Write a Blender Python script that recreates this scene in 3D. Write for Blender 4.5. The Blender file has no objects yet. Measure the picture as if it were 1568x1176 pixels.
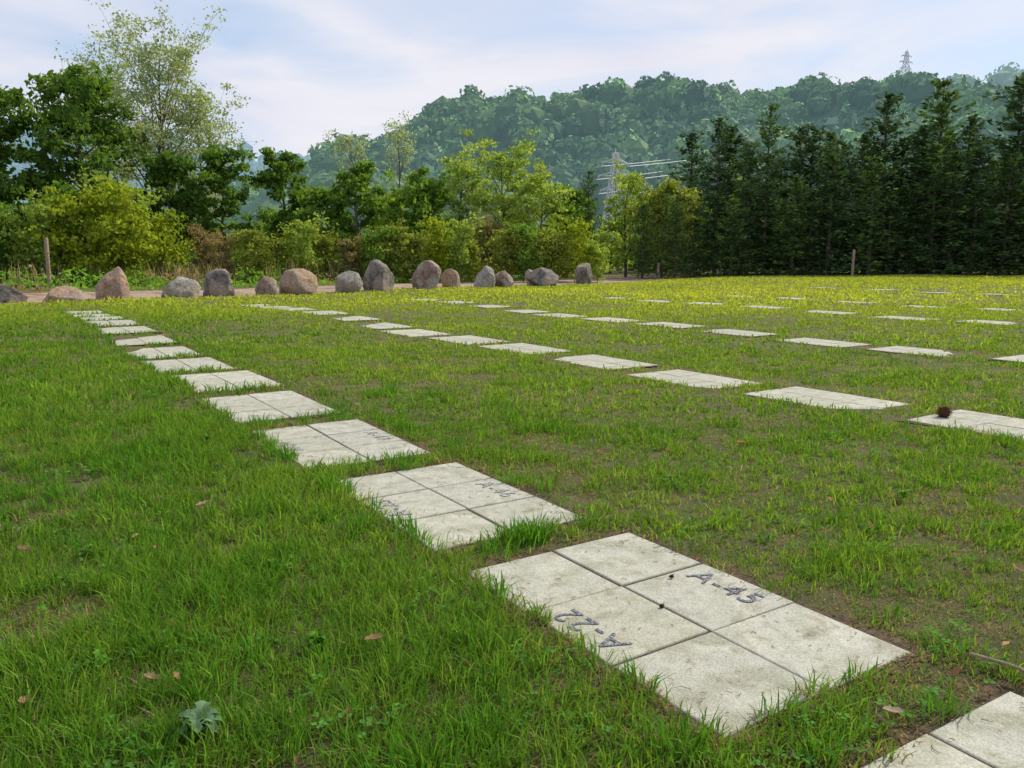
import bpy, math, numpy as np
from mathutils import Vector, Matrix
scene=bpy.context.scene
R=np.random.default_rng(7)

# ---------------------------------------------------------------- helpers
def vnoise(x,y,s,seed=0):
    g=np.random.default_rng(1000+seed).random((64,64))
    x=np.asarray(x)/s+31.7; y=np.asarray(y)/s+17.3
    xi=np.floor(x).astype(int); yi=np.floor(y).astype(int)
    fx=x-xi; fy=y-yi; fx=fx*fx*(3-2*fx); fy=fy*fy*(3-2*fy)
    a=g[xi%64,yi%64]; b=g[(xi+1)%64,yi%64]; c=g[xi%64,(yi+1)%64]; d=g[(xi+1)%64,(yi+1)%64]
    return (a*(1-fx)+b*fx)*(1-fy)+(c*(1-fx)+d*fx)*fy
def sstep(a,b,x):
    t=np.clip((np.asarray(x,float)-a)/(b-a),0,1); return t*t*(3-2*t)
def H(x,y):
    x=np.asarray(x,float); y=np.asarray(y,float)
    r=np.hypot(x,y)
    f=sstep(4,10,r)*(1-sstep(60,90,r))
    h=f*0.05*(np.sin(x*0.31+1.0)*np.cos(y*0.23+0.4)+0.5*np.sin(x*0.7-y*0.45))
    h=h+0.22*sstep(14,30,y)*sstep(4,20,x)*(1-sstep(60,90,r))
    return h

class MB:
    def __init__(s): s.v=[];s.q=[];s.t=[];s.qm=[];s.tm=[];s.c=[];s.n=0
    def add(s,v,q=None,t=None,mat=0,col=(0.5,0.5,0.5)):
        v=np.asarray(v,float).reshape(-1,3); k=len(v)
        c=np.asarray(col,float)
        if c.ndim==1: c=np.tile(c,(k,1))
        s.v.append(v); s.c.append(c)
        if q is not None and len(q): s.q.append(np.asarray(q)+s.n); s.qm.append(np.full(len(q),mat))
        if t is not None and len(t): s.t.append(np.asarray(t)+s.n); s.tm.append(np.full(len(t),mat))
        s.n+=k
    def mesh(s,name,mats,smooth=False):
        v=np.concatenate(s.v); c=np.concatenate(s.c)
        q=np.concatenate(s.q) if s.q else np.zeros((0,4),int)
        t=np.concatenate(s.t) if s.t else np.zeros((0,3),int)
        me=bpy.data.meshes.new(name)
        me.vertices.add(len(v)); me.vertices.foreach_set('co',v.astype(np.float32).ravel())
        nl=len(q)*4+len(t)*3
        me.loops.add(nl); me.loops.foreach_set('vertex_index',np.concatenate([q.ravel(),t.ravel()]).astype(np.int32))
        me.polygons.add(len(q)+len(t))
        ls=np.concatenate([np.arange(len(q))*4, len(q)*4+np.arange(len(t))*3]).astype(np.int32)
        me.polygons.foreach_set('loop_start',ls)
        mi=np.concatenate(([*s.qm] if s.qm else [])+([*s.tm] if s.tm else [])).astype(np.int32)
        me.polygons.foreach_set('material_index',mi)
        me.polygons.foreach_set('use_smooth',np.full(len(mi),bool(smooth)))
        for m in mats: me.materials.append(m)
        a=me.color_attributes.new('Col','FLOAT_COLOR','POINT')
        a.data.foreach_set('color',np.concatenate([c,np.ones((len(c),1))],1).astype(np.float32).ravel())
        me.update(calc_edges=True)
        return me
def obj(name,me,loc=(0,0,0),rot=0,scale=1,parent=None):
    o=bpy.data.objects.new(name,me); scene.collection.objects.link(o)
    o.location=loc; o.rotation_euler=(0,0,rot)
    o.scale=(scale,)*3 if np.isscalar(scale) else scale
    if parent: o.parent=parent
    return o
def tube(pts,rad,n=6):
    pts=np.asarray(pts,float); k=len(pts); V=[]
    for i in range(k):
        d=pts[min(i+1,k-1)]-pts[max(i-1,0)]; d=d/(np.linalg.norm(d)+1e-9)
        a=np.cross(d,[0.31,0.95,0.05]); a/=np.linalg.norm(a)+1e-9; b=np.cross(d,a)
        th=np.arange(n)*2*math.pi/n
        V.append(pts[i]+rad[i]*(np.cos(th)[:,None]*a+np.sin(th)[:,None]*b))
    Q=[[i*n+j,i*n+(j+1)%n,(i+1)*n+(j+1)%n,(i+1)*n+j] for i in range(k-1) for j in range(n)]
    return np.concatenate(V),Q
def unit(a): return a/(np.linalg.norm(a,axis=-1,keepdims=True)+1e-9)
def leaves(C,size,rng,aspect=0.6,upbias=0.0):
    n=len(C); N=rng.normal(size=(n,3)); N[:,2]+=upbias; N=unit(N)
    U=unit(np.cross(N,rng.normal(size=(n,3)))); W=np.cross(N,U)
    s=np.asarray(size)*np.ones(n); s=s[:,None]
    V=np.stack([C-U*s,C-W*s*aspect+N*s*0.15,C+U*s,C+W*s*aspect+N*s*0.15],1).reshape(-1,3)
    return V,np.arange(n*4).reshape(n,4)

# ---------------------------------------------------------------- materials
def newmat(name):
    m=bpy.data.materials.new(name); m.use_nodes=True; nt=m.node_tree; nt.nodes.clear()
    return m,nt,nt.nodes.new('ShaderNodeOutputMaterial')
def N(nt,t,**k):
    n=nt.nodes.new(t)
    for a,b in k.items():
        if a in n.inputs.keys(): n.inputs[a].default_value=b
        else: setattr(n,a,b)
    return n
def leafmat(name,trans=0.4,tint=(1.25,1.15,0.55)):
    m,nt,o=newmat(name); L=nt.links.new
    at=N(nt,'ShaderNodeAttribute',attribute_name='Col')
    d=N(nt,'ShaderNodeBsdfDiffuse'); t=N(nt,'ShaderNodeBsdfTranslucent')
    mu=N(nt,'ShaderNodeMix',data_type='RGBA',blend_type='MULTIPLY'); mu.inputs[0].default_value=1
    mu.inputs[7].default_value=(*tint,1)
    L(at.outputs['Color'],mu.inputs[6]); L(at.outputs['Color'],d.inputs['Color']); L(mu.outputs[2],t.inputs['Color'])
    a=N(nt,'ShaderNodeMixShader'); a.inputs[0].default_value=trans
    L(d.outputs[0],a.inputs[1]); L(t.outputs[0],a.inputs[2]); L(a.outputs[0],o.inputs[0])
    return m
def noisemat(name,c1,c2,scale,rough=0.9,bump=0.3,bscale=None,dist=0.02,c3=None,s3=None,useattr=False,emis=None,detail=6,p3=(0.48,0.66),speck=None,speckc=(0.62,0.61,0.58),stain=None):
    m,nt,o=newmat(name); L=nt.links.new
    tc=N(nt,'ShaderNodeTexCoord'); p=N(nt,'ShaderNodeBsdfPrincipled',Roughness=rough)
    p.inputs['Specular IOR Level'].default_value=0.2
    n1=N(nt,'ShaderNodeTexNoise',Scale=scale,Detail=detail,Roughness=0.65); L(tc.outputs['Object'],n1.inputs['Vector'])
    r=N(nt,'ShaderNodeValToRGB'); r.color_ramp.elements[0].position=0.35; r.color_ramp.elements[1].position=0.65
    r.color_ramp.elements[0].color=(*c1,1); r.color_ramp.elements[1].color=(*c2,1)
    L(n1.outputs['Fac'],r.inputs[0]); out=r.outputs[0]
    if c3 is not None:
        n2=N(nt,'ShaderNodeTexNoise',Scale=s3,Detail=5); L(tc.outputs['Object'],n2.inputs['Vector'])
        rr=N(nt,'ShaderNodeValToRGB'); rr.color_ramp.elements[0].position=p3[0]; rr.color_ramp.elements[1].position=p3[1]
        L(n2.outputs['Fac'],rr.inputs[0])
        mx=N(nt,'ShaderNodeMix',data_type='RGBA'); L(rr.outputs[0],mx.inputs[0]); L(out,mx.inputs[6]); mx.inputs[7].default_value=(*c3,1); out=mx.outputs[2]
    for sc_,cc_,lo,hi in ([(speck,speckc,0.33,0.6)] if speck else [])+([stain] if stain else []):
        n3=N(nt,'ShaderNodeTexNoise',Scale=sc_,Detail=4,Roughness=0.8); L(tc.outputs['Object'],n3.inputs['Vector'])
        r3=N(nt,'ShaderNodeValToRGB'); r3.color_ramp.elements[0].position=lo; r3.color_ramp.elements[1].position=hi
        r3.color_ramp.elements[0].color=(*cc_,1); r3.color_ramp.elements[1].color=(1.04,1.04,1.03,1)
        L(n3.outputs['Fac'],r3.inputs[0])
        mx=N(nt,'ShaderNodeMix',data_type='RGBA',blend_type='MULTIPLY'); mx.inputs[0].default_value=1
        L(out,mx.inputs[6]); L(r3.outputs[0],mx.inputs[7]); out=mx.outputs[2]
    if useattr:
        at=N(nt,'ShaderNodeAttribute',attribute_name='Col')
        mx=N(nt,'ShaderNodeMix',data_type='RGBA',blend_type='MULTIPLY'); mx.inputs[0].default_value=1
        L(out,mx.inputs[6]); L(at.outputs['Color'],mx.inputs[7]); out=mx.outputs[2]
    L(out,p.inputs['Base Color'])
    if bump:
        nb=N(nt,'ShaderNodeTexNoise',Scale=bscale or scale*3,Detail=6,Roughness=0.7); L(tc.outputs['Object'],nb.inputs['Vector'])
        bp=N(nt,'ShaderNodeBump',Strength=bump,Distance=dist); L(nb.outputs['Fac'],bp.inputs['Height']); L(bp.outputs[0],p.inputs['Normal'])
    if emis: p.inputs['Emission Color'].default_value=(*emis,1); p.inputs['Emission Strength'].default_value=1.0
    L(p.outputs[0],o.inputs[0]); return m

M_grass=leafmat('grass_blades',0.42)
M_leaf=leafmat('foliage',0.45)
M_needle=leafmat('needles',0.25)
M_dead=leafmat('dead_leaves',0.15,(1,1,1))
M_bark=noisemat('bark',(0.07,0.06,0.045),(0.18,0.15,0.12),6,bump=0.8,dist=0.05)
M_ground=noisemat('lawn_soil',(0.11,0.13,0.042),(0.19,0.20,0.065),3.0,bump=1.0,bscale=90,dist=0.03,c3=(0.23,0.165,0.085),s3=9,speck=140,speckc=(0.35,0.33,0.3))
M_gravel=noisemat('gravel',(0.27,0.185,0.14),(0.50,0.37,0.29),18,bump=1.0,bscale=30,dist=0.04,c3=(0.20,0.145,0.09),s3=0.9)
M_soil=noisemat('soil',(0.05,0.033,0.02),(0.17,0.12,0.075),25,bump=1.0,bscale=60,dist=0.02)
M_conc=noisemat('concrete',(0.42,0.415,0.365),(0.53,0.52,0.46),5,bump=0.45,bscale=140,dist=0.003,c3=(0.36,0.36,0.29),s3=6,useattr=True,speck=170,speckc=(0.55,0.54,0.50),stain=(7,(0.76,0.73,0.63),0.34,0.5))
M_wood=noisemat('weathered_wood',(0.2,0.15,0.10),(0.38,0.29,0.2),12,bump=0.6)
M_steel=noisemat('galvanised_steel',(0.5,0.52,0.54),(0.6,0.62,0.64),2,rough=0.6,bump=0.0)
M_paint=noisemat('worn_marking_paint',(0.055,0.06,0.09),(0.14,0.145,0.17),40,bump=0.1,c3=(0.40,0.40,0.37),s3=150,p3=(0.53,0.64))
M_paint2=noisemat('faded_marking_paint',(0.11,0.115,0.14),(0.22,0.225,0.235),40,bump=0.1,c3=(0.42,0.42,0.38),s3=90,p3=(0.46,0.58))

# ---------------------------------------------------------------- world + sun
AZ=math.radians(52); EL=math.radians(42)
w=bpy.data.worlds.new('World'); scene.world=w; w.use_nodes=True; nt=w.node_tree; nt.nodes.clear(); L=nt.links.new
o=nt.nodes.new('ShaderNodeOutputWorld'); bg=N(nt,'ShaderNodeBackground',Strength=0.15)
sky=N(nt,'ShaderNodeTexSky',sky_type='NISHITA'); sky.sun_disc=False; sky.sun_elevation=EL; sky.sun_rotation=AZ
sky.air_density=1.0; sky.dust_density=1.2; sky.ozone_density=1.5
tc=N(nt,'ShaderNodeTexCoord'); mp=N(nt,'ShaderNodeMapping'); mp.inputs['Scale'].default_value=(1.0,1.0,4.2); mp.inputs['Rotation'].default_value=(0.0,0.34,0.3)
L(tc.outputs['Generated'],mp.inputs[0])
n1=N(nt,'ShaderNodeTexNoise',Scale=2.1,Detail=8,Roughness=0.55,Distortion=0.9); L(mp.outputs[0],n1.inputs['Vector'])
r=N(nt,'ShaderNodeValToRGB'); r.color_ramp.elements[0].position=0.34; r.color_ramp.elements[1].position=0.60
r.color_ramp.elements[0].color=(0,0,0,1); r.color_ramp.elements[1].color=(1,1,1,1)
L(n1.outputs['Fac'],r.inputs[0])
hz=N(nt,'ShaderNodeMix',data_type='RGBA'); hz.inputs[0].default_value=0.72; L(sky.outputs[0],hz.inputs[6]); hz.inputs[7].default_value=(3.7,4.6,6.1,1)
n2=N(nt,'ShaderNodeTexNoise',Scale=1.4,Detail=5); L(mp.outputs[0],n2.inputs['Vector'])
cr=N(nt,'ShaderNodeValToRGB'); cr.color_ramp.elements[0].position=0.38; cr.color_ramp.elements[1].position=0.60
cr.color_ramp.elements[0].color=(4.6,4.75,5.75,1); cr.color_ramp.elements[1].color=(5.8,5.8,6.2,1)
L(n2.outputs['Fac'],cr.inputs[0])
mx=N(nt,'ShaderNodeMix',data_type='RGBA'); L(r.outputs[0],mx.inputs[0]); L(hz.outputs[2],mx.inputs[6]); L(cr.outputs[0],mx.inputs[7])
L(mx.outputs[2],bg.inputs[0]); L(bg.outputs[0],o.inputs[0])
sd=bpy.data.lights.new('sun','SUN'); sd.energy=4.6; sd.angle=math.radians(1.5); sd.color=(1.0,0.94,0.80)
so=bpy.data.objects.new('sun',sd); scene.collection.objects.link(so)
S=Vector((math.sin(AZ)*math.cos(EL),math.cos(AZ)*math.cos(EL),math.sin(EL)))
so.rotation_euler=(-S).to_track_quat('-Z','Y').to_euler(); so.location=(30,30,60)

# ---------------------------------------------------------------- camera
cd=bpy.data.cameras.new('camera'); cd.lens=28.5; cd.sensor_width=36; cd.clip_end=6000; cd.clip_start=0.05
co=bpy.data.objects.new('camera',cd); scene.collection.objects.link(co); co.location=(0,0,1.2)
co.rotation_euler=(math.radians(90-8.85),0,0); scene.camera=co
scene.view_settings.view_transform='Standard'

# ---------------------------------------------------------------- ground
def sheet(name,xs,ys,mat,dz=0.0,keep=None):
    X,Y=np.meshgrid(xs,ys,indexing='ij'); Z=H(X,Y)+dz
    V=np.stack([X,Y,Z],-1).reshape(-1,3); nx,ny=len(xs),len(ys)
    I=np.arange(nx*ny).reshape(nx,ny)
    Q=np.stack([I[:-1,:-1],I[1:,:-1],I[1:,1:],I[:-1,1:]],-1).reshape(-1,4)
    if keep is not None:
        c=V[Q].mean(1); Q=Q[keep(c[:,0],c[:,1])]
    b=MB(); b.add(V,Q); return obj(name,b.mesh(name,[mat],True))
fx=np.arange(-60,60.1,0.75); outer=np.array([70,90,130,200,400,900,2000,4000.])
xs=np.concatenate([-outer[::-1],fx,outer]); ys=np.concatenate([[-4000,-1000,-200,-60,-30,-12],np.arange(-6,90,0.75),[100,130,200,400,900,2000,4000]])
sheet('ground',xs,ys,M_ground)
def along(x,y):
    dx,dy=17.3,18.4; l=math.hypot(dx,dy); return ((x+13.6)*(-dy)+(y-21.6)*dx)/l
def gk(x,y):
    a=along(x,y)+0.7*(vnoise(x,y,2.0,5)-0.5)
    return (a>-0.9)&(a<4.8)&(y<52)
sheet('gravel_path',np.arange(-48,20,0.22),np.arange(2,52,0.22),M_gravel,0.012,gk)
def sk(x,y):
    return (y>45.0+1.2*vnoise(x,y,3,9))&(y<49.5+1.2*vnoise(x,y,3,10))
sheet('bare_soil_strip',np.arange(9,60,0.3),np.arange(44,52,0.3),M_gravel,0.014,sk)

# ---------------------------------------------------------------- paving slabs
U=np.array([0.546,-0.838]); W=np.array([0.838,0.546]); ANG=math.atan2(U[1],U[0])
TL,TW=0.413,0.395
TOP=0.008
def slab_mesh(seed):
    rng=np.random.default_rng(seed); b=MB()
    for i in range(3):
        for j in range(2):
            cx=(i-1)*TL+rng.normal()*0.002; cy=(j-0.5)*TW+rng.normal()*0.002
            hx=TL/2-0.004; hy=TW/2-0.004; e=0.006
            zt=TOP+np.clip(rng.normal()*0.0008,-.001,.001); tx,ty=np.clip(rng.normal(size=2)*0.003,-.004,.004)
            def ring(px,py,z): return [[cx+sx*px,cy+sy*py,z+tx*sx*px+ty*sy*py] for sx,sy in((-1,-1),(1,-1),(1,1),(-1,1))]
            V=ring(hx,hy,-0.04)+ring(hx,hy,zt-e)+ring(hx-e*0.35,hy-e*0.35,zt-e*0.3)+ring(hx-e,hy-e,zt)
            Q=[[k*4+a,k*4+(a+1)%4,(k+1)*4+(a+1)%4,(k+1)*4+a] for k in range(3) for a in range(4)]+[[12,13,14,15]]
            t=rng.uniform(0.88,1.05); b.add(V,Q,mat=0,col=(t,t,t*rng.uniform(0.94,1.0)))
    n=120; th=np.linspace(0,2*math.pi,n,endpoint=False)
    hx,hy=TL*1.5+0.04,TW+0.04
    s=1/np.maximum(np.abs(np.cos(th))/hx,np.abs(np.sin(th))/hy)
    s=s+rng.normal(size=n)*0.022+0.02*np.sin(th*7+seed)
    V=np.stack([s*np.cos(th),s*np.sin(th),np.full(n,0.0025)],1)
    V=np.concatenate([V,[[0,0,0.0025]]]); T=[[i,(i+1)%n,n] for i in range(n)]
    b.add(V,t=T,mat=1)
    return b.mesh('paving_slab',[M_conc,M_soil])
SM=[slab_mesh(i) for i in range(7)]
slabs=[]
def slab(p,k,dr=0.0,sc=1.0):
    x,y=p; o=obj('paving_slab',SM[k%7],(x,y,float(H(x,y))),ANG+dr,(sc,sc,1)); slabs.append((x,y,dr,sc)); return o
rr=np.random.default_rng(3)
S1=np.array([0.520,2.650])
near={}
for n in range(-1,13):
    p=S1-U*1.535*n+W*rr.normal()*0.012
    near[n]=slab(p,n+3,rr.normal()*0.010 if n!=0 else 0.0,1.06 if n==0 else 1.0)
def row(first_left,n0,n1,seed,pitch=1.56,sc=0.97):
    r2=np.random.default_rng(seed)
    c=np.array(first_left)+U*TL*1.5+W*TW
    for n in range(n0,n1):
        p=c-U*pitch*n+W*r2.normal()*0.03+U*r2.normal()*0.03
        slab(p,n+seed,r2.normal()*0.015,sc)
row((2.921,5.98),-2,13,1)
row((5.70,9.70),-3,11,2,1.60,0.95)
row((7.30,16.75),-2,6,4,1.80,0.92)
row((9.6,20.6),-4,4,5,1.95,0.92)
row((13.2,27.0),-4,3,6,2.1,0.92)
def label(parent,txt,side,mat):
    cu=bpy.data.curves.new('txt','FONT'); cu.body=txt; cu.size=0.135; cu.align_x='CENTER'; cu.align_y='CENTER'; cu.offset=0.0; cu.space_character=1.12
    t=bpy.data.objects.new('tmp',cu); scene.collection.objects.link(t); bpy.context.view_layer.update()
    me=bpy.data.meshes.new_from_object(t.evaluated_get(bpy.context.evaluated_depsgraph_get())); bpy.data.objects.remove(t)
    me.materials.clear(); me.materials.append(mat)
    o=bpy.data.objects.new('painted_label',me); scene.collection.objects.link(o); o.parent=parent
    if side>0: o.location=(0,0.285,TOP+0.003); o.rotation_euler=(0,0,0)
    else: o.location=(0,-0.30,TOP+0.003); o.rotation_euler=(0,0,math.pi)
for n,(a,b_) in {-1:('A-21','A-44'),0:('A-22','A-45'),1:('A-23','A-46'),2:('A-24','A-47')}.items():
    label(near[n],a,-1,M_paint if n<1 else M_paint2); label(near[n],b_,1,M_paint if n<1 else M_paint2)
slabs=np.array(slabs)

# ---------------------------------------------------------------- grass
def slab_dist(x,y):
    d=np.full(len(x),9.0); side=np.zeros(len(x))
    for sx,sy,dr,sc in slabs:
        m=(np.abs(x-sx)<1.4)&(np.abs(y-sy)<1.4)
        if not m.any(): continue
        ca,sa=math.cos(ANG+dr),math.sin(ANG+dr)
        rx=x[m]-sx; ry=y[m]-sy; u=rx*ca+ry*sa; v=-rx*sa+ry*ca
        qx=np.abs(u)-TL*1.5*sc; qy=np.abs(v)-TW*sc
        dd=np.where((qx>0)&(qy>0),np.hypot(qx,qy),np.maximum(qx,qy))
        side[m]=np.where(dd<d[m],np.where(u>TL*1.45*sc,-1,v),side[m])
        d[m]=np.minimum(d[m],dd)
    return d,side
def blades(b,x,y,ln,wd,lean,col,rng,adir=None):
    n=len(x); z=H(x,y); a=rng.uniform(0,2*math.pi,n); a2=rng.uniform(0,2*math.pi,n) if adir is None else adir
    wx=np.cos(a)*wd; wy=np.sin(a)*wd; lx=np.cos(a2)*lean*ln; ly=np.sin(a2)*lean*ln
    hz=ln*np.sqrt(np.clip(1-lean**2*0.85,0.06,1))
    P=lambda fx,fw,fz: [x+lx*fx+wx*fw,y+ly*fx+wy*fw,z+hz*fz]
    v=np.stack([np.stack(P(0,-.8,-.05),1),np.stack(P(0,.8,-.05),1),np.stack(P(.32,.9,.62),1),np.stack(P(.32,-.9,.62),1),np.stack(P(1,0,1),1)],1)
    base=np.arange(n)[:,None]*5
    b.add(v.reshape(-1,3),base+np.array([0,1,2,3]),base+np.array([3,2,4]),col=np.repeat(col,5,0))
def grass_zone(b,d0,d1,dens,ln,wd,seed,slope=0.70,mar=0.8,per=9,sig=0.016):
    rng=np.random.default_rng(seed)
    hw=slope*d1+mar; area=2*hw*(d1-d0); nt_=int(area*dens/per)
    cx=rng.uniform(-hw,hw,nt_); cy=rng.uniform(d0,d1,nt_)
    m=(np.abs(cx)<slope*cy+mar)&(along(cx,cy)<-0.35+rng.normal(size=nt_)*0.25)&(cy<45.5)
    cx,cy=cx[m],cy[m]
    nA=vnoise(cx,cy,0.40,1); nB=vnoise(cx,cy,1.5,2); nC=vnoise(cx,cy,0.13,3)
    rt=sstep(-0.3,1.5,cx+cy*0.45-1.2)
    bare=sstep(0.57,0.76,0.55*vnoise(cx,cy,0.55,8)+0.45*vnoise(cx,cy,0.17,9)+0.03*rt)
    m=rng.random(len(cx))<(0.45+0.75*sstep(0.25,0.62,0.45*nA+0.25*nB+0.3*nC))*(1-0.5*bare)
    cx,cy,nA,nB,nC,bare=[q[m] for q in (cx,cy,nA,nB,nC,bare)]
    k=len(cx); tl=rng.uniform(0.5,1.4,k); tt=rng.normal(size=k)*0.2
    i=np.repeat(np.arange(k),per); n=len(i)
    ox=rng.normal(size=n)*sig; oy=rng.normal(size=n)*sig
    x=cx[i]+ox; y=cy[i]+oy; ad=np.arctan2(oy,ox)+rng.normal(size=n)*0.7
    sd,side=slab_dist(x,y)
    ovl=np.where(side<0,0.065,0.036)*sstep(0.28,0.72,0.6*vnoise(x,y,0.11,40)+0.4*vnoise(x,y,0.4,41))
    m=(sd>0.012-ovl)&(rng.random(n)<np.where((sd<0.05)&(side>0),0.6,1.0))
    x,y,i,ad,sd=x[m],y[m],i[m],ad[m],sd[m]; n=len(x)
    nA,nB,nC,bare,tl,tt=[q[i] for q in (nA,nB,nC,bare,tl,tt)]
    left=sstep(1.2,-1.0,x+y*0.45-1.2)
    l=ln*(0.4+0.75*rng.random(n))*tl*(0.45+0.65*nA+0.35*nB)*(1+0.40*left)*(1-0.45*bare)
    wdt=wd*rng.uniform(0.7,1.25,n); lean=rng.uniform(0.2,0.97,n)
    g1=np.array([0.095,0.230,0.024]); g2=np.array([0.270,0.400,0.052]); dead=np.array([0.40,0.31,0.16])
    f=np.clip(0.10+0.75*nB+0.4*(rng.random(n)-0.5)-0.28*left+0.38*(nC-0.5)+tt,0,1)[:,None]
    col=g1*(1-f)+g2*f
    yel=(sstep(10,24,y)*(0.50+0.50*vnoise(x,y,4,4))*0.90)[:,None]  # yellow sunlight on the far lawn, painted into blade colour with patchy variation
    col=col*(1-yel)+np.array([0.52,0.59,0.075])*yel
    col*=rng.uniform(0.66,1.30,n)[:,None]
    pd=0.10+0.50*bare+0.40*(sd<0.05)+0.12*(sd<0.14)
    pd=pd*(1-0.7*sstep(10,20,y))
    isd=rng.random(n)<pd
    col[isd]=dead*rng.uniform(0.40,1.2,isd.sum())[:,None]; l[isd]*=0.65; lean[isd]=rng.uniform(0.75,1.0,isd.sum())
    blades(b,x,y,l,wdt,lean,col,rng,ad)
b=MB()
grass_zone(b,0.9,3.2,12500,0.064,0.0021,11)
grass_zone(b,3.2,6.0,5400,0.063,0.0031,12,sig=0.020)
grass_zone(b,6.0,11,1600,0.060,0.0056,13,per=6,sig=0.03)
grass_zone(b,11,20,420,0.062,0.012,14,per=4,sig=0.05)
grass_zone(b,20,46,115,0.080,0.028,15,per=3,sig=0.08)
rng=np.random.default_rng(21)
tufts=[(0.10,3.33,130,0.13),(0.02,3.30,70,0.11),(-0.42,3.35,60,0.11),(0.42,1.82,90,0.11),(0.75,1.80,60,0.10),(-0.2,1.75,90,0.12),(-0.1,2.35,60,0.10),(-0.05,2.75,50,0.10),(1.15,2.0,50,0.09),(-0.95,4.1,70,0.11),(-0.15,1.55,80,0.12)]
for k in range(150):
    y=rng.uniform(1.4,8); tufts.append((rng.uniform(-0.68,0.1)*y-0.2,y,int(rng.integers(20,65)),rng.uniform(0.07,0.125)))
for k in range(60):
    y=rng.uniform(2,9); tufts.append((rng.uniform(0.2,0.65)*y+0.6,y,int(rng.integers(15,35)),rng.uniform(0.055,0.09)))
for sx,sy,dr,sc in slabs[:14]:
    for k in range(6):
        u=rng.uniform(-.6,.6); tufts.append((sx+u*U[0]-0.40*W[0],sy+u*U[1]-0.40*W[1],int(rng.integers(15,45)),rng.uniform(.06,.10)))
    for k in range(4):
        v=rng.uniform(-.38,.38); tufts.append((sx+0.65*U[0]+v*W[0],sy+0.65*U[1]+v*W[1],int(rng.integers(15,50)),rng.uniform(.06,.10)))
    for k in range(2):
        u=rng.uniform(-.6,.6); tufts.append((sx+u*U[0]+0.42*W[0],sy+u*U[1]+0.42*W[1],int(rng.integers(10,30)),rng.uniform(.05,.075)))
for (tx,ty,n,l) in tufts:
    ox=rng.normal(size=n)*0.040; oy=rng.normal(size=n)*0.036; x=tx+ox; y=ty+oy
    m=slab_dist(x,y)[0]>-0.025; x,y,ox,oy=x[m],y[m],ox[m],oy[m]; n=len(x)
    if n==0: continue
    c=np.array([0.090,0.240,0.024])*rng.uniform(0.65,1.4,n)[:,None]
    blades(b,x,y,l*rng.uniform(0.5,1.15,n),np.full(n,0.0026),rng.uniform(0.1,0.8,n),c,rng,np.arctan2(oy,ox)+rng.normal(size=n)*0.5)
n=80000; y=0.9+rng.random(n)**1.2*8; x=rng.uniform(-1,1,n)*(0.7*y+0.6); sd,side=slab_dist(x,y)
m=(sd>-0.004)&((sd<0.10)|(vnoise(x,y,0.5,8)>0.55)|(rng.random(n)<0.4)); x,y=x[m],y[m]; n=len(x)
blades(b,x,y,rng.uniform(0.012,0.038,n),np.full(n,0.0016),rng.uniform(0.9,1.0,n),np.array([0.40,0.31,0.18])*rng.uniform(0.35,1.2,n)[:,None],rng)
obj('lawn_grass',b.mesh('lawn_grass',[M_grass]))
b=MB(); n=6500; y=1.2+rng.random(n)**1.1*6; x=rng.uniform(-0.7,0.65,n)*y
keep=(0.6*vnoise(x,y,0.35,50)+0.4*vnoise(x,y,0.1,51)>0.60)&(slab_dist(x,y)[0]>0.01); x,y=x[keep],y[keep]; n=len(x)
i=np.repeat(np.arange(n),3); an=np.tile(np.arange(3)*2.094,n)+rng.random(n)[i]*2; rr_=rng.uniform(0.006,0.012,n)[i]; hh=rng.uniform(0.022,0.05,n)[i]
C=np.stack([x[i]+np.cos(an)*rr_,y[i]+np.sin(an)*rr_,H(x[i],y[i])+hh],1)
V,Q=leaves(C,rr_*0.95,rng,0.8,3.5); b.add(V,Q,col=np.repeat(np.array([0.11,0.27,0.05])*rng.uniform(.7,1.35,n)[i][:,None],4,0))
obj('clover_patch',b.mesh('clover_patch',[M_leaf]))

# ---------------------------------------------------------------- small things on the lawn
rng=np.random.default_rng(31); b=MB()
n=300; y=1.2+rng.random(n)**1.4*14; x=rng.uniform(-0.7,0.7,n)*y
m=slab_dist(x,y)[0]>0.02; x,y=x[m],y[m]; n=len(x)
C=np.stack([x,y,H(x,y)+rng.uniform(0.025,0.05,n)],1)
V,Q=leaves(C,rng.uniform(0.008,0.024,n),rng,0.55,1.5)
b.add(V,Q,col=np.repeat(np.array([0.36,0.20,0.11])*rng.uniform(0.3,1.5,n)[:,None],4,0))
def curled(x,y,r,seed,col,z=0.045):
    rg=np.random.default_rng(seed); a=rg.uniform(0,6.28); tl=rg.uniform(-.5,.5); P=[]
    for s in np.linspace(-1,1,9):
        ww=0.5*math.sqrt(max(0,1-s*s))*(1+0.2*math.sin(9*s+seed))
        for k in (-1,-.5,0,.5,1):
            lx=s*r; ly=ww*k*r; lz=r*(0.35*abs(k)**1.5*ww*2+0.25*s*s+tl*0.5*s)
            P.append([x+lx*math.cos(a)-ly*math.sin(a),y+lx*math.sin(a)+ly*math.cos(a),z+float(H(x,y))+lz])
    Q=[[i*5+j,i*5+j+1,(i+1)*5+j+1,(i+1)*5+j] for i in range(8) for j in range(4)]
    b.add(P,Q,col=np.array(col)*rg.uniform(.75,1.25))
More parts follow.
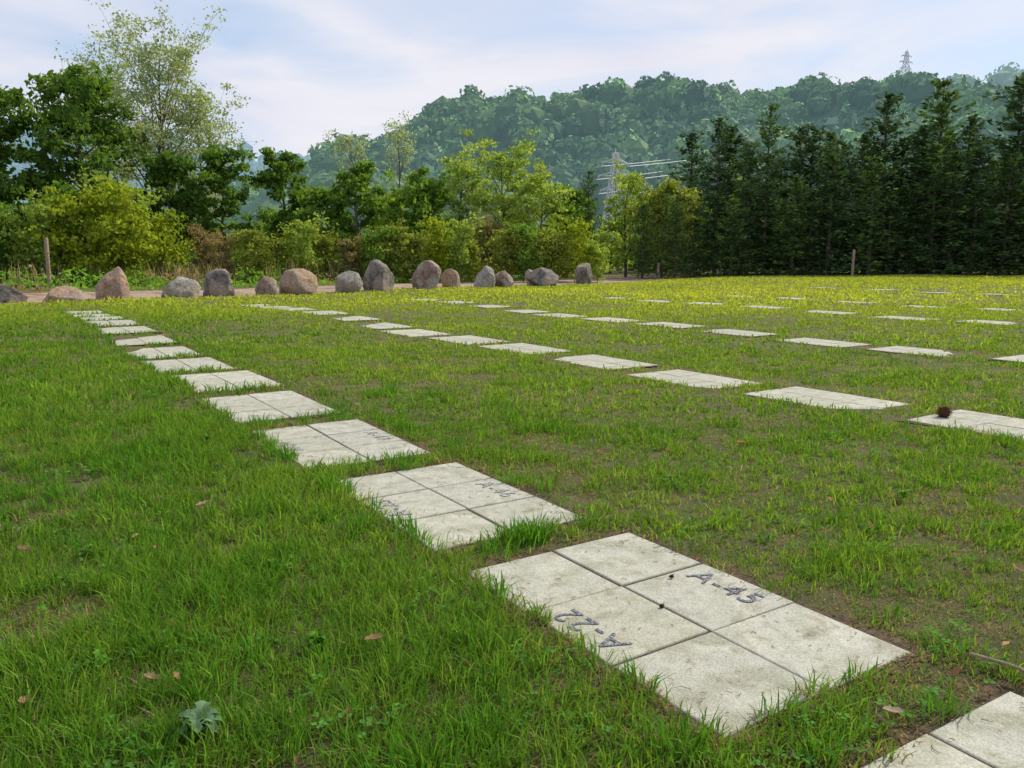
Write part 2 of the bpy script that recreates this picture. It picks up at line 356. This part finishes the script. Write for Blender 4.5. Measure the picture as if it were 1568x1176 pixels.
for i,(x,y,r,c) in enumerate([(-1.46,3.70,0.035,(.42,.28,.2)),(-1.95,3.1,0.03,(.3,.19,.12)),(0.53,4.75,0.030,(.40,.17,.08)),(1.45,5.0,0.034,(.42,.16,.08)),(0.98,1.93,0.026,(.40,.30,.2)),(-1.28,1.98,0.03,(.28,.17,.1)),(-0.42,2.33,0.032,(.36,.22,.12)),(0.92,1.52,0.030,(.45,.33,.24)),(-2.2,3.35,0.03,(.3,.2,.12)),(2.9,4.5,0.03,(.4,.2,.1)),(-1.0,2.1,0.025,(.3,.2,.12)),(-0.85,5.2,0.03,(.3,.18,.1)),(1.9,2.9,0.028,(.38,.26,.16)),(-2.9,6.1,0.035,(.36,.22,.12)),(-1.32,1.72,0.03,(.4,.28,.18))]):
    if slab_dist(np.array([x]),np.array([y]))[0][0]>0.03: curled(x,y,r,i,c)
obj('fallen_leaves',b.mesh('fallen_leaves',[M_dead]))
b=MB()
for i in range(14):
    sx,sy,dr,sc=slabs[i]; k=110 if i<3 else 50
    for j in range(k):
        if rng.random()<0.6: u=rng.uniform(-0.6,0.6); v=rng.choice([-1,1])*0.39*rng.random()**0.25
        else: u=rng.uniform(-0.6,0.6); v=rng.uniform(-.38,.38)
        px=sx+u*U[0]+v*W[0]; py=sy+u*U[1]+v*W[1]; z=float(H(sx,sy))+TOP+0.003
        a=rng.uniform(0,6.28); l=rng.uniform(0.004,0.014)*(2.6 if rng.random()<0.2 else 1)
        V_,Q_=tube([[px,py,z],[px+math.cos(a)*l,py+math.sin(a)*l,z+0.002],[px+math.cos(a+.4)*l*1.7,py+math.sin(a+.4)*l*1.7,z]],[0.0009,0.0010,0.0006],4)
        b.add(V_,Q_,col=np.array([0.24,0.16,0.09])*rng.uniform(0.3,1.6))
obj('plant_debris',b.mesh('plant_debris',[M_dead]))
import bmesh
def ico(sub):
    bm=bmesh.new(); bmesh.ops.create_icosphere(bm,subdivisions=sub,radius=1)
    V=np.array([v.co[:] for v in bm.verts]); T=np.array([[v.index for v in f.verts] for f in bm.faces]); bm.free(); return V,T
def blob(b,c,r,sc=(1,1,1),rough=0.15,seed=0,mat=0,col=(.1,.08,.05),sub=3,freq=2.0):
    V,T=ico(sub)
    rg=np.random.default_rng(seed); d=np.zeros(len(V))
    for k in range(8):
        q=rg.normal(size=3)*freq*(1+0.35*k); d+=np.sin(V@q+rg.uniform(0,6.28))/(1+0.5*k)
    V=V*(1+rough*d[:,None]*0.5)*np.array(sc)*r+np.array(c)
    b.add(V,t=T,mat=mat,col=col); return V
b=MB(); c=np.array([3.27,6.03,float(H(3.27,6.03))+TOP+0.045]); blob(b,c,0.038,seed=2,col=(.09,.045,.025))
D=unit(rng.normal(size=(420,3)))
for d in D:
    p=c+d*0.034; e=c+d*rng.uniform(0.052,0.064)+rng.normal(size=3)*0.004
    V_,Q_=tube([p,e],[0.0016,0.0004],3); b.add(V_,Q_,col=np.array([.18,.10,.05])*rng.uniform(.5,1.4))
obj('chestnut_burr',b.mesh('chestnut_burr',[M_dead]))
for (px,py) in ((0.60,2.90),(0.515,2.64)):
    b=MB(); blob(b,(0,0,0.007),0.008,(1.1,0.9,0.9),0.25,seed=int(px*100+py*10),col=(.05,.035,.025),sub=2,freq=3)
    V_,Q_=tube([[0,0,0.010],[0.009,0.006,0.015],[0.014,0.014,0.013]],[0.0013,0.0011,0.0009],4); b.add(V_,Q_,col=(.06,.04,.025))
    obj('seed_pod',b.mesh('seed_pod',[M_dead]),(px,py,TOP+0.001))
def rosette(x,y,r,n,col,seed):
    rg=np.random.default_rng(seed); b=MB()
    for i in range(n):
        a=i*2.4+rg.normal()*0.2; l=r*rg.uniform(0.45,1.15); wv=l*0.30
        pts=[]
        for s in np.linspace(0,1,9):
            ww=wv*math.sin(math.pi*min(1,0.12+s*0.86))**0.7*(1+0.35*math.sin(s*22+i))
            zc=0.010+0.45*l*math.sin(s*2.4)+0.035*(i/n)
            for k in(-1,0,1): pts.append([math.cos(a)*l*s-math.sin(a)*ww*k,math.sin(a)*l*s+math.cos(a)*ww*k,zc+abs(k)*ww*0.45])
        Q=[[j*3+k,j*3+k+1,(j+1)*3+k+1,(j+1)*3+k] for j in range(8) for k in range(2)]
        b.add(pts,Q,col=np.array(col)*rg.uniform(0.6,1.35))
    return obj('rosette_weed',b.mesh('rosette_weed',[M_leaf]),(x,y,float(H(x,y))+0.004),rg.uniform(0,6))
rosette(-0.79,1.88,0.060,44,(0.17,0.28,0.15),1)
for i,(x,y) in enumerate([(-1.7,3.1),(-2.3,4.3),(-0.6,2.35),(1.95,3.9),(-2.0,5.2),(-1.2,2.2)]):
    rosette(x,y,0.04,14,(0.12,0.28,0.04),5+i)
b=MB()
V_,Q_=tube([[1.36,2.25,.04],[1.42,2.17,.05],[1.50,2.08,.045],[1.62,2.02,.04]],[0.006,0.006,0.005,0.003],6); b.add(V_,Q_)
V_,Q_=tube([[1.44,2.14,.05],[1.47,2.06,.045],[1.52,1.98,.04]],[0.004,0.003,0.002],5); b.add(V_,Q_)
obj('dead_twig',b.mesh('dead_twig',[M_wood],True))

# ---------------------------------------------------------------- boulders
def rockmat(name,c1,c2,c3): return noisemat(name,c1,c2,5.5,bump=1.0,bscale=7,dist=0.12,c3=c3,s3=2.4,p3=(0.45,0.58),speck=18,speckc=(0.5,0.47,0.44))
RM={'tan':rockmat('rock_tan',(0.30,0.19,0.12),(0.60,0.43,0.29),(0.42,0.32,0.25)),
    'grey':rockmat('rock_grey',(0.26,0.235,0.21),(0.60,0.56,0.50),(0.40,0.34,0.27)),
    'dark':rockmat('rock_dark',(0.11,0.10,0.095),(0.33,0.30,0.27),(0.38,0.31,0.25)),
    'brown':rockmat('rock_brown',(0.20,0.135,0.10),(0.43,0.31,0.25),(0.44,0.38,0.33))}
def boulder(x,y,wd,ht,kind,seed,sq=0.0):
    V,T=ico(4)
    rg=np.random.default_rng(seed)
    d=np.zeros(len(V))
    for k in range(4):
        q=rg.normal(size=3)*(1.0+0.4*k); d+=np.sin(V@q+rg.uniform(0,6.28))/(1+0.6*k)
    V=V*(1+0.07*d)[:,None]
    for k in range(12+int(sq*6)):
        nrm=unit(rg.normal(size=3)); nrm[2]*=0.8; nrm=unit(nrm); dd=rg.uniform(0.56,0.84)
        s=V@nrm-dd; m=s>0; V[m]-=nrm*(s[m]*0.92)[:,None]
    d=np.zeros(len(V))
    for k in range(10):
        q=rg.normal(size=3)*(3+2.0*k); d+=np.sin(V@q+rg.uniform(0,6.28))/(1+0.6*k)
    V*=(1+0.026*d)[:,None]
    V-= (V.max(0)+V.min(0))/2; V/= (V.max(0)-V.min(0))/2
    taper=1-0.10*(1-sq)*V[:,2:3]; V[:,:2]*=taper
    V*=np.array([wd/2,wd/2*rg.uniform(0.75,1.0),ht/2*1.4]); V[:,2]+=ht/2*0.60
    b=MB(); b.add(V,t=T); me=b.mesh('boulder',[RM[kind]],True)
    obj('boulder',me,(x,y,float(H(x,y))-0.02),rg.uniform(-.3,.3))
for i,(x,y,wd,ht,k,s) in enumerate([
 (-13.4,21.9,0.8,0.55,'dark',0),(-12.1,22.3,1.25,0.48,'tan',0),(-11.8,24.1,0.98,1.0,'tan',0.2),(-10.1,24.9,1.15,0.68,'grey',0.3),
 (-9.45,26.3,1.1,0.92,'dark',0.4),(-8.1,26.9,0.72,0.66,'brown',0.3),(-7.25,27.6,1.35,0.88,'tan',0),(-5.75,28.9,1.05,0.78,'grey',0.4),
 (-4.95,30.0,1.12,1.15,'dark',1.0),(-3.3,31.5,1.18,1.12,'brown',0.6),(-2.45,32.6,0.8,0.78,'tan',0.2),(-1.12,33.6,0.9,0.9,'grey',0.6),
 (-0.35,34.2,0.9,0.72,'brown',0.3),(1.35,36.2,1.45,0.85,'dark',0.5),(1.0,36.9,0.9,0.75,'grey',0.3),(3.4,38.8,0.88,1.05,'dark',0.2),(-14.6,20.7,1.0,0.6,'grey',0.3)]):
    boulder(x,y,wd,ht,k,300+i,s)

def post(x,y,h):
    b=MB(); V_,Q_=tube([[0,0,-0.2],[0.01,0,h*.5],[0.02,0,h-0.05],[0.02,0,h]],[0.075,0.072,0.07,0.05],10); b.add(V_,Q_); 
    b.add([[0.02+0.05*math.cos(t),0.05*math.sin(t),h] for t in np.arange(10)*0.628]+[[0.02,0,h+0.01]],t=[[i,(i+1)%10,10] for i in range(10)])
    V_,Q_=tube([[0.02+0.075*math.cos(t),0.075*math.sin(t),h*0.72] for t in np.linspace(0,6.28,13)],[0.012]*13,5); b.add(V_,Q_)
    obj('wooden_fence_post',b.mesh('wooden_fence_post',[M_wood],True),(x,y,float(H(x,y))))
post(-17.0,30.0,1.9); post(18.3,44.0,1.45); post(8.2,46,0.9)

# ---------------------------------------------------------------- trees
def broadleaf(name,seed,h,r,clear,nl,nleaf,size,cA,cB,cl=0.55,up=0.6,airy=False,trunk=0.017):
    rg=np.random.default_rng(seed); b=MB()
    k=8; tp=np.zeros((k,3)); tp[:,2]=np.linspace(-0.2,h*0.9,k); tp[1:,:2]=np.cumsum(rg.normal(size=(k-1,2))*h*0.012,0)
    tr=h*trunk*np.linspace(1,0.15,k)**0.9
    V,Q=tube(tp,tr,7); b.add(V,Q,mat=1)
    cc=[]
    def interp(f):
        z=f*(k-1); i=min(int(z),k-2); return tp[i]*(1-(z-i))+tp[i+1]*(z-i), tr[i]
    for i in range(nl):
        f=clear+(0.98-clear)*((i+rg.random())/nl)
        s=(f-clear)/(1-clear); prof=math.sqrt(max(0.05,1-abs(2*s-0.85)**2.0/1.35))
        p0,r0=interp(f); a=i*2.4+rg.normal()*0.4; L_=r*prof*rg.uniform(0.6,1.18)
        u=up*rg.uniform(0.5,1.5)+0.5*s
        d=np.array([math.cos(a),math.sin(a),u]); 
        pts=[p0]; 
        for j in range(4):
            d=d+rg.normal(size=3)*0.16; d[2]+= -0.06 if not airy else 0.08
            pts.append(pts[-1]+d/np.linalg.norm(d)*L_/4*math.hypot(1,u*0.6))
        pts=np.array(pts); V,Q=tube(pts,r0*0.5*np.array([1,.75,.5,.3,.12]),5); b.add(V,Q,mat=1)
        cc+= [pts[3],pts[4],pts[2]] if s>0.1 else [pts[4],pts[3]]
        for j in range(5 if airy else 4):
            q=pts[rg.integers(1,5)]; dd=unit(rg.normal(size=3)+np.array([math.cos(a)*.8,math.sin(a)*.8,0.5 if not airy else 1.1]))
            e=q+dd*L_*rg.uniform(0.25,0.5); m=(q+e)/2+rg.normal(size=3)*0.06*L_
            V,Q=tube([q,m,e],r0*np.array([.18,.12,.05]),4); b.add(V,Q,mat=1); cc.append(e); 
            if airy: cc.append(m)
    cc.append(tp[-1]); cc=np.array(cc); nc=len(cc)
    tone=rg.random(nc); dens=rg.uniform(0.3,1.0,nc)**1.3; rad=cl*rg.uniform(0.5,1.25,nc)
    ch=rg.choice(nc,nleaf,p=dens/dens.sum())
    off=unit(rg.normal(size=(nleaf,3)))*(rg.random(nleaf)**0.5)[:,None]*rad[ch][:,None]*np.array([1.2,1.2,0.62])
    C=cc[ch]+off; C[:,2]=np.maximum(C[:,2],0.05)
    V,Q=leaves(C,size*rg.uniform(0.6,1.3,nleaf),rg,0.62,0.4)
    t=np.clip(tone[ch]*0.75+0.35*(rg.random(nleaf)-0.2),0,1)[:,None]
    col=(np.array(cA)*(1-t)+np.array(cB)*t)*rg.uniform(0.8,1.2,nleaf)[:,None]
    b.add(V,Q,mat=0,col=np.repeat(col,4,0))
    return b.mesh(name,[M_leaf,M_bark])
def conifer(name,seed,h,r,nw,cA,cB,base=0.08,droop=0.25,spray=15):
    rg=np.random.default_rng(seed); b=MB()
    tp=np.array([[0,0,-0.2],[rg.normal()*.05,rg.normal()*.05,h*.5],[0,0,h]]); V,Q=tube(tp,[h*.016,h*.009,0.012],7); b.add(V,Q,mat=1)
    Cs=[];Ds=[];Ts=[]
    for i in range(nw):
        f=base+(1-base)*(i+rg.random()*0.9)/nw; z=f*h
        Lm=r*((1-f)**0.58)*rg.uniform(0.5,1.2)+0.2
        for j in range(rg.integers(3,7)):
            if rg.random()<0.14: continue
            a=rg.uniform(0,6.28); L_=Lm*rg.uniform(0.5,1.35); d=np.array([math.cos(a),math.sin(a),0.55*f+0.08])
            s=np.linspace(0,1,5); pts=np.array([0,0,z])+d*L_*s[:,None]; pts[:,2]+= -droop*L_*s**1.6+0.22*L_*s**4
            V,Q=tube(pts[[0,2,4]],[0.022,0.014,0.005],3); b.add(V,Q,mat=1)
            n=int(spray*(0.35+L_/r)); ss=rg.random(n)**0.75; ii=ss*4; i0=np.minimum(ii.astype(int),3)
            P=pts[i0]*(1-(ii-i0))[:,None]+pts[i0+1]*(ii-i0)[:,None]
            side=np.array([-d[1],d[0],0]); sg=rg.uniform(-1,1,n)
            P=P+side*(sg*0.28*L_*(1.15-ss))[:,None]; P[:,2]+= -0.12*np.abs(sg)*L_*0.5+rg.normal(size=n)*0.10
            dr=unit(d[None]*0.8+side[None]*np.sign(sg)[:,None]*0.9+np.array([0,0,-0.1])+rg.normal(size=(n,3))*0.5)
            Cs.append(P);Ds.append(dr);Ts.append(np.full(n,rg.random()))
    C=np.concatenate(Cs);D=np.concatenate(Ds);T=np.concatenate(Ts);n=len(C)
    s=(0.16*rg.uniform(0.6,1.3,n))[:,None]; Wv=unit(np.cross(D,rg.normal(size=(n,3))+np.array([0,0,1.2])))
    V=np.stack([C-D*s,C-Wv*s*.40,C+D*s,C+Wv*s*.40],1).reshape(-1,3)
    t=np.clip(T*.7+.4*rg.random(n),0,1)[:,None]; col=np.array(cA)*(1-t)+np.array(cB)*t
    b.add(V,np.arange(n*4).reshape(n,4),mat=0,col=np.repeat(col,4,0))
    return b.mesh(name,[M_needle,M_bark])
dk=((0.06,0.135,0.028),(0.17,0.29,0.055)); md=((0.09,0.185,0.032),(0.23,0.38,0.065)); lt=((0.21,0.32,0.06),(0.44,0.56,0.13)); yl=((0.18,0.27,0.027),(0.43,0.50,0.05)); pl=((0.28,0.37,0.19),(0.46,0.53,0.33)); ol=((0.16,0.22,0.045),(0.35,0.41,0.085)); br=((0.22,0.18,0.09),(0.40,0.34,0.18))
def bt(x,y,h,r,seed,c,n=9000,clear=0.22,size=0.14,**k):
    obj('broadleaf_tree',broadleaf('broadleaf_tree',seed,h,r,clear,k.pop('nl',22),n,size,c[0],c[1],**k),(x,y,0),seed)
bt(-23.6,38,8.6,2.8,1,dk,7500,0.12,cl=0.6,size=0.15)
bt(-20.9,40,10.0,2.9,2,dk,9500,0.22,cl=0.62,nl=26,size=0.15)
bt(-25.6,35,6.5,2.6,3,dk,7000,0.08,cl=0.7)
bt(-27.5,40,9.5,3.4,33,dk,8000,0.1,cl=0.8)
bt(-19.3,45,12.1,3.9,4,pl,12000,0.32,size=0.085,cl=0.62,up=1.1,airy=True,nl=36,trunk=0.013)
bt(-22.6,47,11.2,3.2,5,pl,7000,0.34,size=0.085,cl=0.6,up=1.3,airy=True,nl=26,trunk=0.011)
bt(-17.0,46,10.2,2.6,34,pl,5800,0.32,size=0.085,cl=0.55,up=1.2,airy=True,nl=24,trunk=0.010)
bt(-14.9,42,7.1,1.6,6,dk,3800,0.3,cl=0.42,nl=18)
bt(-17.3,42,6.4,1.9,7,dk,4800,0.25,cl=0.5)
bt(-12.6,46,7.0,1.6,8,dk,3500,0.35,cl=0.42,nl=16)
bt(-10.1,45,5.0,1.6,9,md,4200,0.2,cl=0.5)
bt(-8.4,44,6.4,1.3,10,md,2800,0.25,cl=0.42,nl=16)
bt(-10.3,55,9.6,1.5,11,pl,1500,0.5,size=0.075,cl=0.4,up=1.4,airy=True,nl=16,trunk=0.009)
bt(-7.6,55,10.0,1.6,12,pl,1600,0.5,size=0.075,cl=0.4,up=1.4,airy=True,nl=16,trunk=0.009)
bt(-5.2,44,5.4,1.8,13,md,5500,0.15,cl=0.5)
bt(-3.1,46,6.6,1.8,14,lt,4200,0.2,cl=0.46,size=0.10,up=0.9)
bt(-0.6,48,7.2,2.4,15,lt,6500,0.15,cl=0.48,size=0.10,up=0.9)
bt(1.8,47,5.8,1.8,16,lt,4600,0.15,cl=0.48,size=0.10,up=0.9)
bt(6.8,49,6.2,1.6,17,lt,3400,0.2,cl=0.45,size=0.10,up=0.9)
bt(3.4,50,5.4,1.7,18,md,4500,0.1,cl=0.5)
bt(8.8,48,5.7,1.6,19,ol,4000,0.1,cl=0.5,size=0.11)
bt(-7.0,47,4.8,1.7,20,lt,4200,0.1,cl=0.5,size=0.11)
bt(-13.4,50,3.8,1.8,35,md,3600,0.1,cl=0.5)
SH=[broadleaf('shrub',50+i,2.6,1.1,0.05,16,2300,0.085,c[0],c[1],cl=0.36,up=1.2,trunk=0.012) for i,c in enumerate([ol,ol,lt,yl,md,br])]
rng=np.random.default_rng(77)
for (x,y,k,s) in [(-18.9,35.5,3,1.35),(-17.2,36.2,3,1.45),(-16.0,37.2,3,1.1),(-20.3,34.8,2,1.1),(-21.8,34.2,4,1.2),(-14.4,38.5,5,0.85),(-13.3,38,5,0.7),(-12.2,38.3,0,0.9),(-20,37,4,1.5),(-17.8,38,2,1.5)]:
    obj('shrub',SH[k],(x,y,-0.05),rng.uniform(0,6),s)
for i in range(20):
    x=-12.6+i*0.88+rng.normal()*0.22; y=41+rng.normal()*0.9+max(0,(x))*0.3
    obj('shrub',SH[[0,1,3,2,1,5,0,4][i%8]],(x,y,-0.05),rng.uniform(0,6),rng.uniform(0.62,1.08))
CD=((0.036,0.082,0.038),(0.105,0.185,0.065)); CM=((0.055,0.12,0.04),(0.15,0.25,0.07))
CF=[conifer('conifer_tree',200+i,10,2.3,44,*(CD if i%3 else CM),base=0.06,spray=17) for i in range(6)]
def cf(x,y,h,wf=1.0,k=0): obj('conifer_tree',CF[k%6],(x,y,-0.05),k*1.7,(h/10*wf,h/10*wf,h/10))
for k,(px,h) in enumerate([(10.9,6.2),(12.7,9.6),(14.2,7.5),(15.5,10.2),(17.7,9.2),(19.6,8.0),(21.2,8.5),(22.8,10.9),(24.3,8.8),(25.8,11.6),(28.0,9.8),(30.0,11.7),(31.6,10.7),(33.6,11.3),(36,12),(39,11.5),(42,12)]):
    cf(px,50.5+1.0*math.sin(k*2.1),h,1.3 if k>3 else 0.95,k)
for k in range(22):
    cf(10.8+k*1.35+rng.normal()*0.3,47.6+rng.normal()*0.6,rng.uniform(4.6,7.8)*(0.75 if k<4 else 1),1.55,k+2)
for k in range(20):
    cf(12+k*1.7,54+rng.normal()*1.2,rng.uniform(6.5,9.6),1.5,k+1)
cf(4.3,46.5,6.0,0.95,3); cf(7.4,46.5,4.2,1.2,0); cf(9.2,46.2,4.6,1.3,3)
b=MB(); rng=np.random.default_rng(90)
for i in range(190):
    x=rng.uniform(-62,62); y=rng.uniform(58,84); h=rng.uniform(2.2,3.8) if x<10 else rng.uniform(5,8)
    if x<-24: h+=2
    n=380; cols=[dk,md,md,lt][i%4] if x<8 else [dk,CM,md,CD][i%4]
    cc=np.array([x,y,0])+np.stack([rng.normal(size=9)*1.2,rng.normal(size=9)*1.0,rng.uniform(0.1,0.85,9)*h],1)
    ch=rng.integers(0,9,n); C=cc[ch]+unit(rng.normal(size=(n,3)))*(rng.random(n)**.4)[:,None]*rng.uniform(0.8,1.4)*np.array([1.2,1,1])
    V,Q=leaves(C,rng.uniform(0.16,0.34,n),rng,0.65,0.3); t=(rng.random(9)[ch]*.7+.3*rng.random(n))[:,None]
    b.add(V,Q,col=np.repeat(np.array(cols[0])*(1-t)+np.array(cols[1])*t,4,0))
    V,Q=tube([[x,y,-.2],[x+.1,y,h*.7]],[.12,.05],5); b.add(V,Q,mat=1)
obj('background_woodland',b.mesh('background_woodland',[M_leaf,M_bark]))
b=MB(); rng=np.random.default_rng(91); n=40000
x=rng.uniform(-34,34,n); y=rng.uniform(20,50,n); a=along(x,y)
hh=0.12+0.75*sstep(5,10,a)*vnoise(x,y,1.3,20)+0.2*vnoise(x,y,0.5,21)
m=((a>5.0+rng.normal(size=n)*0.4)&(y<47)&(x<9.5))|((y>48)&(x>9))
x,y,hh,a=x[m],y[m],hh[m],a[m]; n=len(x)
C=np.stack([x,y,hh*rng.random(n)**0.7],1); V,Q=leaves(C,rng.uniform(0.05,0.13,n),rng,0.6,0.8)
t=np.clip(vnoise(x,y,1.5,22)*1.1+0.3*(rng.random(n)-.5),0,1)[:,None]; brn=(vnoise(x,y,2.2,23)>0.72)[:,None]
col=np.array([0.09,0.23,0.03])*(1-t)+np.array([0.24,0.44,0.06])*t; col=np.where(brn,np.array([0.30,0.23,0.14])*(0.7+0.6*t),col)
b.add(V,Q,col=np.repeat(col,4,0))
n=7000; x=rng.uniform(-26,4,n); y=rng.uniform(26,44,n); a=along(x,y); m=(a>8)&(vnoise(x,y,2.2,23)>0.55); x,y=x[m],y[m]; n=len(x)
blades(b,x,y,rng.uniform(0.5,1.3,n),np.full(n,0.018),rng.uniform(0.05,0.4,n),np.array([0.34,0.27,0.17])*rng.uniform(0.6,1.3,n)[:,None],rng)
obj('roadside_weeds',b.mesh('roadside_weeds',[M_leaf]))

# ---------------------------------------------------------------- hills
IV,IT=ico(1)
def hill(name,xt,zt,y0,y1,y2,xr,spacing,rad,cols,airl,seed,q=60,off=4.0,vis=0.0,conf=0.08,spur=0.13):
    rg=np.random.default_rng(seed)
    def hz(x,y):
        rh=np.interp(x,xt,zt)-off
        up=np.clip((y-y0)/(y1-y0),0,1)**0.85; dn=1-sstep(y1,y2,y)
        mid=np.clip((y-y0)/(y1-y0),0,1)*(1-sstep(0.72*(y1-y0)+y0,y1,y))
        g=((vnoise(x,y,(y1-y0)*0.20,seed)-0.5)+0.7*(vnoise(x+y*0.3,y*0.25,(y1-y0)*0.11,seed+1)-0.5))*(y1-y0)*spur*mid
        return np.where(y<y1,rh*up+g,rh*dn)
    M1=noisemat(name+'_forest',(0.75,0.75,0.75),(1.15,1.15,1.1),0.6,bump=0,useattr=True,emis=airl)  # distance haze painted in as bluish emission, with bluer base colours on far hills
    b=MB(); st=(xr[1]-xr[0])/90
    xs=np.arange(xr[0],xr[1]+st,st); ys=np.linspace(y0,y2,50); X,Y=np.meshgrid(xs,ys,indexing='ij')
    V=np.stack([X,Y,hz(X,Y)-0.5],-1).reshape(-1,3); I=np.arange(X.size).reshape(X.shape)
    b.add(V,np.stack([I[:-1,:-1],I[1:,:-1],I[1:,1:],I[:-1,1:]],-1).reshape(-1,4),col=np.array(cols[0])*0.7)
    xs=np.arange(xr[0],xr[1],spacing); ys=np.arange(y0+(y1-y0)*vis,y1+spacing*1.5,spacing); X,Y=np.meshgrid(xs,ys); X=X.ravel()+rg.normal(size=X.size)*spacing*.4; Y=Y.ravel()+rg.normal(size=Y.size)*spacing*.4
    Z=hz(X,Y); PT=vnoise(X,Y,rad*6,seed+3)
    for x,y,z,pt in zip(X,Y,Z,PT):
        r=rad*rg.uniform(0.5,1.4); t=np.clip(0.8*rg.random()**1.1+0.7*(pt-0.4),0,1); c=(np.array(cols[0])*(1-t)+np.array(cols[1])*t)*rg.uniform(0.85,1.2)
        cf_=rg.random()<conf; asp=rg.uniform(0.75,1.2)
        sc=np.array([0.45,0.45,1.3])*r if cf_ else np.array([1,rg.uniform(.8,1.1),asp])*r
        P=IV*sc*0.82
        if cf_: P[:,:2]*=(1-0.6*IV[:,2:3])
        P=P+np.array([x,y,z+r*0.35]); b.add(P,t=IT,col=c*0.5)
        if q:
            nl=5; LC=unit(rg.normal(size=(nl,3))); LC[:,2]=np.abs(LC[:,2]); lo=rg.integers(0,nl,q); tn=rg.uniform(0.75,1.3,nl)
            D=unit(rg.normal(size=(q,3))); D[:,2]=np.abs(D[:,2])*0.9-0.1
            A=LC[lo]*0.58+D*0.48
            if cf_: A[:,:2]*=(1.1-0.75*np.clip(A[:,2:3],0,1))
            C=A*sc+np.array([x,y,z+r*0.35])
            Nn=unit(D+rg.normal(size=(q,3))*0.35); Uu=unit(np.cross(Nn,rg.normal(size=(q,3)))); Ww=np.cross(Nn,Uu); s_=(r*rg.uniform(0.08,0.17,q))[:,None]
            V=np.stack([C-Uu*s_,C-Ww*s_*.8,C+Uu*s_,C+Ww*s_*.8],1).reshape(-1,3)
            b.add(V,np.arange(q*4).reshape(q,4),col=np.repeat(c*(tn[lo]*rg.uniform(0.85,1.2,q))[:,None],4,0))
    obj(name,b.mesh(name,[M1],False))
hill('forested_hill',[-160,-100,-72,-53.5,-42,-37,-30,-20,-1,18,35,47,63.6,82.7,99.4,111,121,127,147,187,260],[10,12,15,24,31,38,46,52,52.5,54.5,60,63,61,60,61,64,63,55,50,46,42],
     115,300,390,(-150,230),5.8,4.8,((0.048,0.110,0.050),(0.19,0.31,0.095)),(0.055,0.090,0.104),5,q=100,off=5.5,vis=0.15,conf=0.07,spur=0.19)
hill('distant_ridge',[0,120,190,217,232,246,265,285,312,420,600],[50,65,75,86,92,99,103,107,111,122,112],
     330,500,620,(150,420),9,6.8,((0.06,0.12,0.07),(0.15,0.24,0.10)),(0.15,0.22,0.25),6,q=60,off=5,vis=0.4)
hill('distant_mountain',[-900,-700,-500,-420,-370,-320,-295,-270,-240,-150,0,200],[170,155,145,138,130,112,118,106,104,102,95,90],
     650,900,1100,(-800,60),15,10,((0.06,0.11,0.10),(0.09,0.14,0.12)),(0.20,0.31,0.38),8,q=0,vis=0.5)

# ---------------------------------------------------------------- pylons
def pylon(x,y,z,h,t):
    b=MB()
    def bar(p,q_,r=t): V,Q=tube([p,q_],[r,r],4); b.add(V,Q)
    def hw(f): return h*0.11*(1-f)**1.15+h*0.018
    lv=[0,0.16,0.3,0.42,0.53,0.62,0.7,0.78,0.86,0.93,1.0]; cor=lambda f:[np.array([sx*hw(f),sy*hw(f),f*h]) for sx,sy in((-1,-1),(1,-1),(1,1),(-1,1))]
    for a,c in zip(lv[:-1],lv[1:]):
        A,B=cor(a),cor(c)
        for i in range(4):
            bar(A[i],B[i],t*1.3); bar(A[i],B[(i+1)%4],t*.7); bar(A[(i+1)%4],B[i],t*.7); bar(B[i],B[(i+1)%4],t*.7)
    for f,l in((0.66,.15),(0.79,.17),(0.91,.13)):
        for s in(-1,1):
            e=np.array([s*(h*l),0,f*h]); 
            for sy in(-1,1):
                bar([s*hw(f),sy*hw(f),f*h],e); bar([s*hw(f),sy*hw(f),(f+.035)*h],e,t*.7)
            bar(e,e-np.array([0,0,h*.035]),t*.9)
    bar([0,0,h],[0,0,h*1.04])
    return obj('transmission_tower',b.mesh('transmission_tower',[M_steel]),(x,y,z),0.35)
pylon(228,492,91,28,0.14)
pylon(15.6,126,0.5,16.3,0.075)
b=MB()
def cable(p,q_,sag,r):
    s=np.linspace(0,1,28); P=np.array(p)*(1-s)[:,None]+np.array(q_)*s[:,None]; P[:,2]-=sag*4*s*(1-s); V,Q=tube(P,[r]*28,3); b.add(V,Q)
for f,l in((0.63,.15),(0.76,.17),(0.88,.13)):
    for s in(-1,1):
        A=(15.6+s*16.3*l,126,0.5+16.3*f)
        cable(A,(-62+s*2.4,112,2+16.3*f),3.0,0.022)
        cable(A,(228+s*28*l,492,91+28*f),12.0,0.05)
obj('power_lines',b.mesh('power_lines',[M_steel]))
print('verts total',sum(len(m.vertices) for m in bpy.data.meshes))
